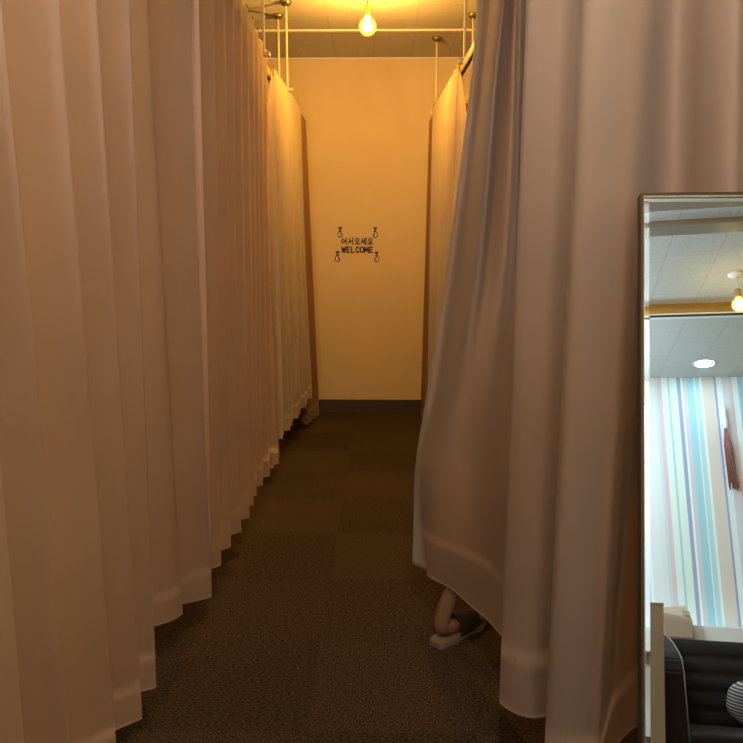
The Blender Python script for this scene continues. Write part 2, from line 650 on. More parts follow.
# nearest left curtain
A = [straight_crest(-.60, .50, -.62, .52), straight_crest(-.60, .74, -.62, .76), line_crest(-38, 24, -.59, -.62), line_crest(3, 70, -.59, -.62),
     line_crest(60, 116, -.59, -.62), line_crest(97, 144, -.59, -.62), line_crest(130, 158.5, -.59, -.625)]
lv = pleated(A, -1, .095, .12, ZS)
for r in lv:                                   # last pleat turns back behind the tip
    e = r[-1]
    r.append(Vector((e.x - .05, e.y + .015, e.z)))
    r.append(Vector((e.x - .11, e.y + .02, e.z)))
gA = loft(lv, 5, 6)
curtain_from_grid('privacy_curtain', 'wide rose-beige pleated curtain at the left edge, nearest the camera', gA, M['beige'], M['hemb'], HEMROWS)

# second left curtain: two soft wide panels, hung a little further back
B = [straight_crest(-.82, 2.02, -.82, 2.03), line_crest(148, 190, -.635, -.68), line_crest(193, 216.5, -.60, -.61)]
ZB = [2.40, 2.33, 1.9, 1.4, .9, .5, .27, .17]
lv = pleated(B, -1, .06, .075, ZB)
for r in lv:
    e = r[-1]
    r.append(Vector((e.x - .05, e.y + .012, e.z)))
    r.append(Vector((e.x - .10, e.y + .02, e.z)))
gB = loft(lv, 6, 6)
curtain_from_grid('privacy_curtain', 'flat taupe curtain with two broad panels beside the nearest left curtain', gB, M['taupe'], M['taupe'], HEMROWS)

# third left curtain: many narrow pleats
Cb = [221.5, 227, 234, 239.5, 246, 254.6, 260, 265.7, 269, 272]
Ct = [197, 206, 217, 227, 236, 243, 249, 254, 259, 263]
Cc = [line_crest(a, b + 8 * 0 + (b - a) * (743 - 540) / 700.0 * .35, -.585, -.615) for a, b in zip(Ct, Cb)]
Cc = []
for i in range(10):
    yt = y_for([197, 206, 218, 229, 238, 245, 251, 256.5, 261, 265][i], -.585, 2.36) if False else None
yb = [2.41, 2.61, 2.78, 2.94, 3.11, 3.27, 3.41, 3.57, 3.72, 3.88]
yt = [2.39, 2.62, 2.83, 3.02, 3.21, 3.39, 3.56, 3.73, 3.90, 4.06]
for i in range(10):
    Cc.append(straight_crest(-.568 - .05 * i / 9, yt[i], -.61, yb[i], wob=.01, ph=i * 1.3))
lv = pleated(Cc, -1, .022, .085, [2.45] + ZS[1:], quick=5)
for r in lv:
    e = r[-1]
    r.append(Vector((e.x - .05, e.y + .012, e.z)))
gC = loft(lv, 5, 6)
curtain_from_grid('privacy_curtain', 'pinkish brown curtain with narrow close pleats in the middle of the left row', gC, M['beige_pink'], M['beige_pink'], HEMROWS,
                  tops=[Vector((c(2.4)[0] - .006, c(2.45)[1], 2.44)) for c in Cc[3:]])

# far left sheer
ZD = [2.415, 2.33, 1.9, 1.4, .9, .5, .36, .27]
Dc = []
for i in range(12):
    Dc.append(straight_crest(-.612 + .026 * i / 11, 4.28 + .100 * i, -.60 + .055 * i / 11, 4.22 + .112 * i, wob=.012, ph=i * 2.1))
lv = pleated(Dc, -1, .010, .085, ZD, quick=7)
gD = loft(lv, 5, 6)
curtain_from_grid('sheer_curtain', 'white sheer curtain in fine pleats near the far end of the left row', gD, M['sheer'], M['sheer'], HEMROWS,
                  tops=[Vector((c(2.385)[0] - .006, c(2.385)[1], 2.395)) for c in Dc])

# far left brown curtain beside the wall
ZE = [2.37, 2.32, 1.9, 1.4, .9, .4, .15, .05]
Ec = [straight_crest(-.584 + .001 * k, 5.44 + .085 * k, -.572 + .019 * k, 5.47 + .11 * k, zbot=.05) for k in range(4)]
lv = pleated(Ec, -1, .05, .06, ZE)
gE = loft(lv, 5, 6)
curtain_from_grid('drawn_curtain', 'brown curtain bunched against the far wall at the end of the left row', gE, M['brown'], M['brown'], HEMROWS)

# the tan underlayer that shows below the far left sheer
ZT = [2.30, 2.2, 1.8, 1.3, .8, .4, .2, .12]
Tc = [straight_crest(-.685, 4.16, -.69, 4.13, zbot=.12), straight_crest(-.675, 4.26, -.625, 4.22, zbot=.12), straight_crest(-.685, 4.36, -.64, 4.34, zbot=.12), straight_crest(-.69, 4.46, -.69, 4.46, zbot=.12)]
lv = pleated(Tc, -1, .02, .02, ZT)
curtain_from_grid('inner_curtain', 'tan inner curtain whose hem hangs lower, behind the far left white sheer', loft(lv, 5, 6), M['taupe'], M['taupe'], HEMROWS)

# far right sheer and brown
ZG = [2.40, 2.33, 1.9, 1.4, .9, .5, .32, .20]
Gc = [straight_crest(.414 - .056 * (i / 12.0), 4.18 + .1 * i, .40 - .06 * (i / 12.0), 4.15 + .103 * i, wob=-.012, ph=i * 1.7) for i in range(13)]
lv = pleated(Gc, 1, .010, .085, ZG, quick=7)
curtain_from_grid('sheer_curtain', 'white sheer curtain in fine pleats near the far end of the right row', loft(lv, 5, 6), M['sheer'], M['sheer'], HEMROWS,
                  tops=[Vector((c(2.385)[0] + .006, c(2.385)[1], 2.395)) for c in Gc])
Hc = [straight_crest(.362 - .002 * k, 5.48 + .085 * k, .352 - .011 * k, 5.46 + .11 * k, zbot=.05) for k in range(4)]
lv = pleated(Hc, 1, .05, .06, ZE)
curtain_from_grid('drawn_curtain', 'brown curtain bunched against the far wall at the end of the right row', loft(lv, 5, 6), M['brown'], M['brown'], HEMROWS)


# cross curtains between the booths (run along x)
def cross_curtain(y, x0, x1, label, mtl, ztop=2.36):
    levels = []
    n = int(abs(x1 - x0) / .05)
    for z in [ztop, ztop - .06, 1.9, 1.4, .9, .5, .28, .15]:
        t = (ztop - z) / ztop
        levels.append([Vector((x0 + (x1 - x0) * k / n, y + (.032 + .012 * t) * (1 if k % 2 else -1) * (1 + .3 * sin(k * 2.3)), z)) for k in range(n + 1)])
    return curtain_from_grid('partition_curtain', label, loft(levels, 4, 6), mtl, mtl, HEMROWS)


cross_curtain(5.06, .47, 1.75, 'dark brown partition curtain inside the booth behind the far right white sheer', M['darkbrown'])
cross_curtain(5.06, -.70, -1.75, 'dark brown partition curtain inside the booth behind the far left white sheer', M['darkbrown'])

# ---- the swept right curtain: pulled into the aisle by the person behind it
ZF = [2.40, 2.2, 1.9, 1.4, .9, .6, .38, .21]
#        lining edge      lead           recess        crest          broad face                       valley       by the next curtain
PX = {
    2.40: [(477, 3.06), (480, 3.00), (489, 2.95), (507, 2.68), (513, 2.70), (520, 2.74), (521, 2.36), (527, 2.38), (536, 2.42), (548, 2.40)],
    2.2:  [(474, 3.00), (476, 2.94), (485, 2.89), (500, 2.64), (507, 2.66), (517, 2.70), (519.5, 2.34), (526, 2.37), (535, 2.40), (547, 2.38)],
    1.9:  [(466, 2.94), (468, 2.88), (476, 2.84), (491, 2.58), (501, 2.62), (515, 2.66), (517.5, 2.32), (524, 2.35), (533, 2.37), (545, 2.34)],
    1.4:  [(449, 2.80), (451, 2.75), (459, 2.72), (478, 2.50), (490, 2.52), (508, 2.54), (513.5, 2.30), (519, 2.30), (528, 2.28), (540, 2.24)],
    .9:   [(428, 2.66), (431, 2.60), (438, 2.58), (455, 2.43), (473, 2.40), (490, 2.33), (501, 2.23), (508, 2.11), (521, 2.03), (535, 1.97)],
    .6:   [(415.5, 2.63), (420, 2.54), (422, 2.50), (433, 2.40), (455, 2.35), (477, 2.30), (492, 2.21), (503, 2.11), (516, 2.04), (530, 1.98)],
    .38:  [(413.5, 2.61), (424, 2.53), (425, 2.50), (438, 2.42), (456, 2.36), (475, 2.29), (490, 2.21), (501, 2.11), (513, 2.05), (527, 1.99)],
    .21:  [(412, 2.60), (427, 2.52), (430, 2.49), (444, 2.43), (456, 2.37), (471, 2.27), (486, 2.19), (499, 2.10), (511, 2.05), (525, 1.99)],
}
lvF = []
lvL = []
for z in ZF:
    row = []
    for (px, y) in PX[z]:
        row.append(Vector((x_for(px, y, z), y, z)))
    lvF.append(row[1:])
    lvL.append([row[1] + Vector((.004, .02, 0)), (row[0] + row[1]) / 2 + Vector((0, .02, 0)), row[0]])
gF = loft(lvF, 7, 7)
rootF = curtain_from_grid('privacy_curtain', 'beige curtain swept into the aisle on the right, bulging where someone stands behind', gF, M['right_beige'], M['right_beige'], 7)
lo_ = link('lining', grid_mesh('lining', loft(lvL, 4, 7), .002), M['lining'], rootF)
lo_['label'] = 'grey lining strip along the leading edge'

# ---- the nearest right curtain: turns the corner and faces the camera
ZN = [2.40, 2.33, 1.9, 1.4, .9, .6, .36, .2]


def rowN(z):
    t = (2.40 - z) / 2.2
    def L(a, b):           # photo columns at the picture's top and bottom edges
        y = None
        return (a, b)
    spec = [  # (px at image row 0, px at row 743, depth top, depth bottom)
        (540, 514, 1.97, 1.95), (531, 504, 1.88, 1.86), (526.5, 497.5, 1.78, 1.78), (534, 503, 1.755, 1.745), (548, 516, 1.74, 1.715), (563, 531, 1.72, 1.70), (578, 546, 1.73, 1.71),
        (587, 556, 1.73, 1.72), (581, 548, 1.64, 1.645), (580.5, 544.5, 1.595, 1.60), (588, 549, 1.565, 1.57), (606, 570, 1.555, 1.55), (628, 592, 1.57, 1.545), (650, 601, 1.61, 1.555),
        (662, 612, 1.66, 1.74), (676, 640, 1.665, 1.86), (690, 668, 1.63, 1.86), (706, 690, 1.59, 1.72), (724, 705, 1.565, 1.61), (738, 722, 1.55, 1.575), (745, 735, 1.57, 1.58),
        (752, 750, 1.64, 1.65), (775, 770, 1.66, 1.68), (800, 790, 1.60, 1.62), (830, 815, 1.56, 1.57), (836, 826, 1.62, 1.64), (870, 860, 1.65, 1.66), (910, 900, 1.57, 1.58), (920, 912, 1.63, 1.64), (960, 950, 1.64, 1.65)]
    row = []
    for a, b, yt_, yb_ in spec:
        y = yt_ + (yb_ - yt_) * t
        x = .4
        for _ in range(12):
            py = proj((x, y, z))[1]
            x = x_for(a + (b - a) * max(-.4, min(1.2, py / 743.0)), y, z)
        row.append(Vector((x, y, z - (.13 * t if len(row) >= 8 else 0))))
    return row


gN = loft([rowN(z) for z in ZN], 5, 6)
curtain_from_grid('privacy_curtain', 'broad beige curtain right of the aisle, hanging behind the standing mirror', gN, M['right_beige'], M['right_beige'], HEMROWS)


# ------------------------------------------------------------------ curtain rails with their ceiling rods
def rail(name, label, a, b, rods, z=2.365):
    a, b = Vector(a), Vector(b)
    root = thing(name, label, 'curtain rail', ((a.x + b.x) / 2, (a.y + b.y) / 2, z))
    d = (b - a).normalized()
    n = Vector((-d.y, d.x, 0))
    bm = bmesh.new()
    # C-profile: top plate and two lips
    prof = [(-.011, .0), (.011, .0), (.011, .032), (-.011, .032)]
    vs = []
    for p in (a, b):
        vs.append([bm.verts.new(p + n * u + Vector((0, 0, z + w - p.z))) for u, w in prof])
    for k in range(4):
        bm.faces.new((vs[0][k], vs[0][(k + 1) % 4], vs[1][(k + 1) % 4], vs[1][k]))
    bm.faces.new(vs[0])
    bm.faces.new(vs[1])
    link('channel', bm_mesh('channel', bm), M['rail'], root)
    bm = bmesh.new()
    vs = []
    for p in (a, b):
        vs.append([bm.verts.new(p + n * u + Vector((0, 0, z + w - p.z))) for u, w in ((-.009, -.011), (.009, -.011), (.009, 0), (-.009, 0))])
    for k in range(4):
        bm.faces.new((vs[0][k], vs[0][(k + 1) % 4], vs[1][(k + 1) % 4], vs[1][k]))
    bm.faces.new(vs[0])
    bm.faces.new(vs[1])
    so = link('slot', bm_mesh('slot', bm), M['rail_dark'], root)
    so['label'] = 'dark open underside'
    for (x, y) in rods:
        bm = bmesh.new()
        add_tube(bm, [(x, y, z + .03), (x, y, H - .02)], .0075, 10)
        add_box(bm, (x - .034, y - .02, z + .026), (x + .034, y + .02, z + .046), .003)
        rd = link('support_rod', bm_mesh('support_rod', bm, False), M['rod'], root)
        bm = bmesh.new()
        add_lathe(bm, [(0, -.03), (.012, -.03), (.028, -.022), (.036, -.008), (.037, 0), (0, 0)], (x, y, H), 20)
        o = link('ceiling_canopy', bm_mesh('ceiling_canopy', bm, True), M['canopy'])
        o.parent = rd
        rd_inv = root.location
    return root


rail('curtain_rail', 'long curtain rail over the left row of curtains', (-.70, .4, 0), (-.625, 5.68, 0), [(-.66, 1.5), (-.618, 3.96), (-.604, 4.80)])
rail('curtain_rail', 'long curtain rail over the right row of curtains', (.50, 2.2, 0), (.392, 5.72, 0), [(.488, 2.6), (.442, 4.12), (.396, 5.60)])
rail('cross_rail', 'short partition rail behind the far right white sheer', (.46, 5.06, 0), (1.8, 5.06, 0), [(.595, 5.06)], z=2.365)
rail('cross_rail', 'short partition rail behind the far left white sheer', (-.655, 5.06, 0), (-1.8, 5.06, 0), [(-.69, 5.06)], z=2.365)
rail('front_rail', 'short curtain rail above the standing mirror', (.46, 1.62, 0), (1.9, 1.62, 0), [(1.2, 1.62)])

# thin cable running from a ceiling canopy
bm = bmesh.new()
add_tube(bm, [(-.70, 5.03, H - .02), (-.80, 4.96, H - .012), (-1.0, 4.86, H - .02), (-1.25, 4.8, H - .008)], .004, 6)
tag(link('ceiling_cable', bm_mesh('ceiling_cable', bm, True), M['cord']), 'thin dark cable on the ceiling beside the left rod tops', 'cable')


# ------------------------------------------------------------------ hanging bulbs
def bulb(name, label, x, y, z, energy, color=(1.0, .60, .22), fil=90, group=None, glass_r=.047, cmat='cord'):
    root = thing(name, label, 'light bulb', (x, y, z), group)
    bm = bmesh.new()
    prof = [(0, -glass_r)]
    for k in range(1, 13):
        a = -pi / 2 + k * (pi * .86) / 13
        prof.append((glass_r * cos(a), glass_r * sin(a)))
    prof += [(.019, glass_r * .98), (.016, glass_r * 1.12)]
    add_lathe(bm, prof, (x, y, z), 28)
    link('glass_globe', bm_mesh('glass_globe', bm, True), M['bulb_glass'], root)
    bm = bmesh.new()
    r = glass_r * .42
    for k in range(6):
        a = k * pi / 3
        add_tube(bm, [(x + r * .5 * cos(a), y + r * .5 * sin(a), z + .02), (x + r * cos(a), y + r * sin(a), z - .018)], .0035, 6)
    add_tube(bm, [(x, y, z + glass_r), (x, y, z - .01)], .006, 8)
    fo = link('filament', bm_mesh('filament', bm, True), emit('glowing_filament_' + name, (1, .72, .32), fil), root)
    bm = bmesh.new()
    add_lathe(bm, [(0, glass_r * 1.0), (.0195, glass_r * 1.0), (.0195, glass_r * 1.35), (.017, glass_r * 1.4), (.0185, glass_r * 2.2), (.012, glass_r * 2.35), (.004, glass_r * 2.4), (0, glass_r * 2.4)], (x, y, z), 20)
    link('socket', bm_mesh('socket', bm, True), M['socket'], root)
    bm = bmesh.new()
    add_tube(bm, [(x, y, z + glass_r * 2.35), (x, y, H - .015)], .003, 8)
    add_lathe(bm, [(0, -.025), (.02, -.024), (.045, -.012), (.05, 0), (0, 0)], (x, y, H), 20)
    link('cord', bm_mesh('cord', bm, True), M[cmat], root)
    ld = bpy.data.lights.new(name + '_light', 'POINT')
    ld.energy = energy
    ld.color = color
    ld.shadow_soft_size = .035
    lo = bpy.data.objects.new(name + '_light', ld)
    COL.objects.link(lo)
    lo.location = (x, y, z)
    return root


bulb('hanging_bulb', 'glowing clear globe bulb hanging over the far part of the aisle', -.088, 4.5, 2.69, 112, (1.0, .53, .11), fil=60, glass_r=.052)
bulb('hanging_bulb', 'glowing globe bulb hanging in the room behind the camera, reflected at the mirror edge', 1.60, -1.75, 2.71, 1.5, cmat='wall_white')
bulb('hanging_bulb', 'added globe bulb over the camera, out of view, lighting the near curtains', .10, .48, 2.70, 92, (1.0, .75, .64))  # added out of view to brighten the upper near curtains

# ------------------------------------------------------------------ welcome sticker on the far wall
YS = YW - .0012
PXM = 6.24 / F


def wall_pt(px, py):
    # far-wall position seen at a photo pixel
    u = (px - 371.5) / F
    v = (py - 371.5) / F
    d = Vector((u, CP - v * SP, -SP - v * CP))
    d = Vector((CY * d.x - SY * d.y, SY * d.x + CY * d.y, d.z))
    k = YS / d.y
    return CAM.x + d.x * k, CAM.z + d.z * k


def stroke(bm, pts, w, y=None, closed=False, n=8):
    """flat ribbon with round ends on the wall plane; pts are (x, z)"""
    y = YS if y is None else y
    pts = [Vector((p[0], p[1])) for p in pts]
    if closed:
        pts = pts + [pts[0]]
    for a, b in zip(pts, pts[1:]):
        d = b - a
        if d.length < 1e-6:
            continue
        d.normalize()
        base = math.atan2(d.y, d.x)
        ring = []
        for k in range(n + 1):
            an = base + pi / 2 + pi * k / n
            ring.append((a.x + w * cos(an), a.y + w * sin(an)))
        for k in range(n + 1):
            an = base - pi / 2 + pi * k / n
            ring.append((b.x + w * cos(an), b.y + w * sin(an)))
        bm.faces.new([bm.verts.new((p[0], y, p[1])) for p in ring])


def circle(cx, cz, rx, rz, n=20):
    return [(cx + rx * cos(2 * pi * k / n), cz + rz * sin(2 * pi * k / n)) for k in range(n)]


x0, z1 = wall_pt(341.2, 237.9)
x1, z0 = wall_pt(373.6, 244.6)
cw = (x1 - x0) / 5
hh = z1 - z0
root = thing('welcome_sticker', 'dark navy wall sticker with a Korean greeting above the word WELCOME', 'wall sticker', ((x0 + x1) / 2, YS, z0))
W = .0046


def hangul(k, draw):
    bm = bmesh.new()
    ox = x0 + cw * k
    def T(u, v):
        return (ox + cw * (.05 + .88 * u), z0 + hh * v)
    for kind, pts in draw:
        if kind == 'l':
            stroke(bm, [T(*p) for p in pts], W)
        else:
            (cx, cz, rx, rz) = pts
            c, rr = T(cx, cz), (cw * .88 * rx, hh * rz)
            stroke(bm, circle(c[0], c[1], rr[0], rr[1]), W, closed=True)
    link('letter', bm_mesh('letter', bm), M['ink'], root)


hangul(0, [('c', (.28, .52, .22, .26)), ('l', [(.55, .52), (.82, .52)]), ('l', [(.84, .98), (.84, .02)])])
hangul(1, [('l', [(.32, .88), (.30, .60), (.06, .22)]), ('l', [(.31, .62), (.52, .24)]), ('l', [(.58, .55), (.82, .55)]), ('l', [(.84, .98), (.84, .02)])])
hangul(2, [('c', (.5, .68, .27, .24)), ('l', [(.5, .42), (.5, .14)]), ('l', [(.06, .10), (.94, .10)])])
hangul(3, [('l', [(.26, .88), (.24, .60), (.04, .22)]), ('l', [(.25, .62), (.44, .24)]), ('l', [(.46, .55), (.62, .55)]), ('l', [(.66, .94), (.66, .06)]), ('l', [(.90, .98), (.90, .02)])])
hangul(4, [('c', (.5, .68, .27, .24)), ('l', [(.36, .42), (.36, .14)]), ('l', [(.64, .42), (.64, .14)]), ('l', [(.06, .10), (.94, .10)])])

x0, z1 = wall_pt(341.4, 247.1)
x1, z0 = wall_pt(373.6, 252.4)
hh = z1 - z0
adv = (x1 - x0) / 7.05
LET = {
    'W': [[(0, 1), (.22, 0), (.5, .8), (.78, 0), (1, 1)]],
    'E': [[(.9, 1), (.1, 1), (.1, 0), (.9, 0)], [(.1, .5), (.8, .5)]],
    'L': [[(.1, 1), (.1, 0), (.9, 0)]],
    'C': [[(.95, .8), (.75, .97), (.5, 1), (.22, .9), (.05, .65), (.05, .35), (.22, .1), (.5, 0), (.75, .03), (.95, .2)]],
    'O': [[(.5, 1), (.2, .9), (.03, .65), (.03, .35), (.2, .1), (.5, 0), (.8, .1), (.97, .35), (.97, .65), (.8, .9), (.5, 1)]],
    'M': [[(.02, 0), (.08, 1), (.5, .25), (.92, 1), (.98, 0)]],
}
for k, ch in enumerate('WELCOME'):
    bm = bmesh.new()
    ww = adv * (.82 if ch in 'WMO' else .70)
    ox = x0 + adv * k + (adv - ww) / 2
    for pl in LET[ch]:
        stroke(bm, [(ox + ww * u, z0 + hh * v) for u, v in pl], .0058)
    link('letter', bm_mesh('letter', bm), M['ink'], root)


def finger_heart(px, py, flip, label):
    cx, cz = wall_pt(px, py)
    s = .0088
    fx = -1 if flip else 1
    root = thing('finger_heart_sticker', label, 'wall sticker', (cx, YS, cz), 'finger heart stickers around the greeting')
    def T(p):
        return (cx + fx * p[0] * s, cz + p[1] * s)
    # hand: closed outline with a cream fill, curled fingers and crossed thumb
    outl = [(-.6, 2.2), (-1.0, 1.2), (-1.7, .3), (-2.1, -1.0), (-2.0, -2.4), (-1.3, -3.5), (0, -3.9), (1.2, -3.7), (1.9, -2.8), (1.9, -1.6), (1.3, -.8), (.5, -.2), (.3, .8), (.9, 1.8), (.6, 2.3), (0, 1.6)]
    bm = bmesh.new()
    f = bm.faces.new([bm.verts.new((T(p)[0], YS + .0004, T(p)[1])) for p in outl])
    bmesh.ops.triangulate(bm, faces=[f])
    link('hand_fill', bm_mesh('hand_fill', bm), M['ivory'], root)
    bm = bmesh.new()
    stroke(bm, [T(p) for p in outl], .0042, closed=True, n=5)
    stroke(bm, [T(p) for p in [(1.2, -.9), (.4, -1.5), (.3, -2.4)]], .0034, n=5)
    link('hand_outline', bm_mesh('hand_outline', bm), M['ink'], root)
    bm = bmesh.new()
    pts = []
    for k in range(28):
        t = 2 * pi * k / 28
        pts.append((.115 * 16 * sin(t) ** 3, 4.5 + .115 * (13 * cos(t) - 5 * cos(2 * t) - 2 * cos(3 * t) - cos(4 * t))))
    ctr = bm.verts.new((T((0, 4.4))[0], YS - .0006, T((0, 4.4))[1]))
    vr = [bm.verts.new((T(p)[0], YS - .0006, T(p)[1])) for p in pts]
    for k in range(28):
        bm.faces.new((ctr, vr[k], vr[(k + 1) % 28]))
    link('heart', bm_mesh('heart', bm), M['ink'], root)


finger_heart(340.2, 233.0, False, 'finger heart sticker at the upper left corner of the greeting')
finger_heart(375.2, 233.4, True, 'finger heart sticker at the upper right corner of the greeting')
finger_heart(337.6, 257.2, False, 'finger heart sticker at the lower left corner of the greeting')
finger_heart(376.6, 257.6, True, 'finger heart sticker at the lower right corner of the greeting')

# ------------------------------------------------------------------ standing mirror
TH, AL = radians(6), radians(14.5)
P0 = Vector((.51503, 1.48, 1.50938))           # top left corner of the glass side
n0 = Vector((-sin(TH), -cos(TH), 0))
mn = n0 * cos(AL) + Vector((0, 0, sin(AL)))
mu = Vector((0, 0, cos(AL))) - n0 * sin(AL)
mt = Vector((cos(TH), -sin(TH), 0))
MW = .56
ML = P0.z / cos(AL) - .006
root = thing('standing_mirror', 'tall mirror in a slim bronze frame leaning before the right curtain', 'mirror', P0 - mu * ML + mt * MW / 2)


def mp(a, b, c):            # along the width, down the length, out of the glass
    return P0 + mt * a - mu * b + mn * c


def slab(bm, a0, a1, b0, b1, c0, c1):
    vs = [bm.verts.new(mp(a, b, c)) for a in (a0, a1) for b in (b0, b1) for c in (c0, c1)]
    for q in ((0, 1, 3, 2), (4, 5, 7, 6), (0, 1, 5, 4), (2, 3, 7, 6), (0, 2, 6, 4), (1, 3, 7, 5)):
        bm.faces.new([vs[i] for i in q])


bm = bmesh.new()
fw = .004
slab(bm, -.0015, fw, 0, ML, -.022, .004)
slab(bm, MW - fw, MW + .0015, 0, ML, -.022, .004)
slab(bm, fw, MW - fw, -.0015, fw, -.022, .004)
slab(bm, fw, MW - fw, ML - fw, ML, -.022, .004)
link('frame', bm_mesh('frame', bm), M['frame'], root)
bm = bmesh.new()
for a0, a1, b0, b1 in ((fw, fw + .002, fw, ML - fw), (MW - fw - .002, MW - fw, fw, ML - fw), (fw + .002, MW - fw - .002, fw, fw + .002), (fw + .002, MW - fw - .002, ML - fw - .002, ML - fw)):
    slab(bm, a0, a1, b0, b1, -.004, .003)
lp = link('frame_lip', bm_mesh('frame_lip', bm), M['frame_gold'], root)
lp['label'] = 'pale gold inner lip of the frame'
bm = bmesh.new()
i0, bv = fw + .002, .010
oz, iz = -.0026, -.0016
o_ = [bm.verts.new(mp(*p)) for p in ((i0, i0, oz), (MW - i0, i0, oz), (MW - i0, ML - i0, oz), (i0, ML - i0, oz))]
i_ = [bm.verts.new(mp(*p)) for p in ((i0 + bv, i0 + bv, iz), (MW - i0 - bv, i0 + bv, iz), (MW - i0 - bv, ML - i0 - bv, iz), (i0 + bv, ML - i0 - bv, iz))]
bm.faces.new(i_)
for k in range(4):
    bm.faces.new((o_[k], o_[(k + 1) % 4], i_[(k + 1) % 4], i_[k]))
link('mirror_glass', bm_mesh('mirror_glass', bm), M['mirror'], root)
bm = bmesh.new()
slab(bm, .006, MW - .006, .006, ML - .006, -.021, -.006)
link('back_board', bm_mesh('back_board', bm), M['wood_dark'], root)

# ------------------------------------------------------------------ the room behind the camera (seen in the mirror)
# sofa
SX0, SX1 = .98, 2.95
AW = .30
SYB = -3.42
root = thing('sofa', 'low dark grey quilted sofa reflected at the bottom of the mirror', 'sofa', ((SX0 + SX1) / 2, SYB + .35, 0))
bm = bmesh.new()
nxq, nzq = 60, 36
gridb = []
for i in range(nzq + 1):
    z = .10 + (.69 - .10) * i / nzq
    row = []
    for j in range(nxq + 1):
        x = SX0 + AW - .01 + (SX1 - SX0 - 2 * AW + .02) * j / nxq
        q = abs(sin(pi * (z - .10) / .118)) ** .5 * (.55 + .45 * abs(sin(pi * (x - SX0) / .20)) ** .4)
        row.append(Vector((x, SYB + .10 + .022 * q - .10 * (z - .1), z)))
    gridb.append(row)
vs = [[bm.verts.new(p) for p in r] for r in gridb]
for i in range(nzq):
    for j in range(nxq):
        bm.faces.new((vs[i][j], vs[i][j + 1], vs[i + 1][j + 1], vs[i + 1][j]))
add_box(bm, (SX0 + AW - .01, SYB - .10, .05), (SX1 - AW + .01, SYB + .035, .692), .02)
link('backrest', bm_mesh('backrest', bm, True), M['sofa'], root)
bm = bmesh.new()
add_box(bm, (SX0 + AW, SYB + .10, .05), (SX1 - AW, SYB + .68, .12), .03, 3)
link('seat', bm_mesh('seat', bm, True), M['sofa'], root)
for xa in (SX0, SX1 - AW):
    bm = bmesh.new()
    prof = [(SYB - .10, .02), (SYB - .10, .69), (SYB + .06, .71), (SYB + .30, .665), (SYB + .52, .60), (SYB + .60, .56), (SYB + .64, .48), (SYB + .655, .02)]
    a = [bm.verts.new((xa, y, z)) for y, z in prof]
    b = [bm.verts.new((xa + AW, y, z)) for y, z in prof]
    bm.faces.new(a)
    bm.faces.new(b)
    for k in range(len(prof)):
        bm.faces.new((a[k], a[(k + 1) % len(prof)], b[(k + 1) % len(prof)], b[k]))
    bmesh.ops.bevel(bm, geom=list(bm.edges), offset=.014, segments=2, affect='EDGES')
    ar = link('armrest', bm_mesh('armrest', bm), M['sofa'], root)
    bm = bmesh.new()
    xp_ = xa + (AW - .002 if xa == SX0 else .002)
    add_tube(bm, [(xp_, y, z) for y, z in prof[1:]], .005, 6)
    o = link('piping', bm_mesh('piping', bm, True), M['piping'])
    o.parent = ar
for xa in (SX0 + .2, SX1 - .2):
    for ya in (SYB + .05, SYB + .6):
        bm = bmesh.new()
        add_lathe(bm, [(0, 0), (.022, 0), (.026, .06), (0, .06)], (xa, ya, 0), 12)
        link('foot', bm_mesh('foot', bm, True), M['wood_dark'], root)

# cushion
bm = bmesh.new()
bmesh.ops.create_uvsphere(bm, u_segments=32, v_segments=18, radius=1)
for v in bm.verts:
    x, y, z = v.co
    f = 1 - .18 * (abs(x) ** 3) * (abs(z) ** 3)
    e = .72
    v.co = Vector((math.copysign(abs(x) ** e, x) * .20 * f, y * .075, math.copysign(abs(z) ** e, z) * .155 * f))
me = bm_mesh('cushion', bm, True)
cu = link('cushion', me, M['cushion'])
cu.location = (1.81, SYB + .27, .285)
cu.rotation_euler = (radians(-14), radians(8), 0)
tag(cu, 'black and grey striped cushion on the sofa, reflected in the mirror', 'cushion')

# wooden post
root = thing('wooden_post', 'pale wooden upright post with a dark top end, reflected in the mirror', 'post', (1.13, -2.62, 0))
for nm, zz0, zz1, mt_, gr in (('shaft', 0, .885, 'wood', 0), ('end_cap', .885, .912, 'wood_dark', .002)):
    bm = bmesh.new()
    add_box(bm, (1.025 - gr, -2.64 - gr, zz0), (1.150 + gr, -2.60 + gr, zz1), .004)
    for v in bm.verts:                     # the post leans a little
        v.co.x -= .055 * (.9 - v.co.z)
    o = link(nm, bm_mesh(nm, bm), M[mt_], root)
    if gr:
        o['label'] = 'dark end cap'

# carton with a brass eyelet, on the ledge behind the sofa
root = thing('carton', 'beige carton with a brass eyelet standing on the sofa back in the mirror', 'box', (1.38, -3.45, .694))
bm = bmesh.new()
pr = [(1.26, -3.75, .80), (1.56, -3.75, .80), (1.56, -3.56, .70), (1.30, -3.56, .70)]
lo4 = [bm.verts.new(p) for p in ((1.27, -3.50, .694), (1.48, -3.50, .694), (1.48, -3.395, .694), (1.27, -3.395, .694))]
hi4 = [bm.verts.new(p) for p in ((1.28, -3.50, .92), (1.455, -3.50, .945), (1.48, -3.395, .83), (1.27, -3.395, .875))]
bm.faces.new(lo4)
bm.faces.new(hi4)
for k in range(4):
    bm.faces.new((lo4[k], lo4[(k + 1) % 4], hi4[(k + 1) % 4], hi4[k]))
bmesh.ops.bevel(bm, geom=list(bm.edges), offset=.008, segments=2, affect='EDGES')
link('body', bm_mesh('body', bm), M['carton'], root)
bm = bmesh.new()
cx, cz, yy = 1.44, .885, -3.425
for k in range(18):
    a0, a1 = 2 * pi * k / 18, 2 * pi * (k + 1) / 18
    bm.faces.new([bm.verts.new((cx + r * cos(a), yy - r * sin(a) * .8 - (.006 if r < .02 else 0), cz + .6 * r * sin(a))) for r, a in ((.03, a0), (.03, a1), (.014, a1), (.014, a0))])
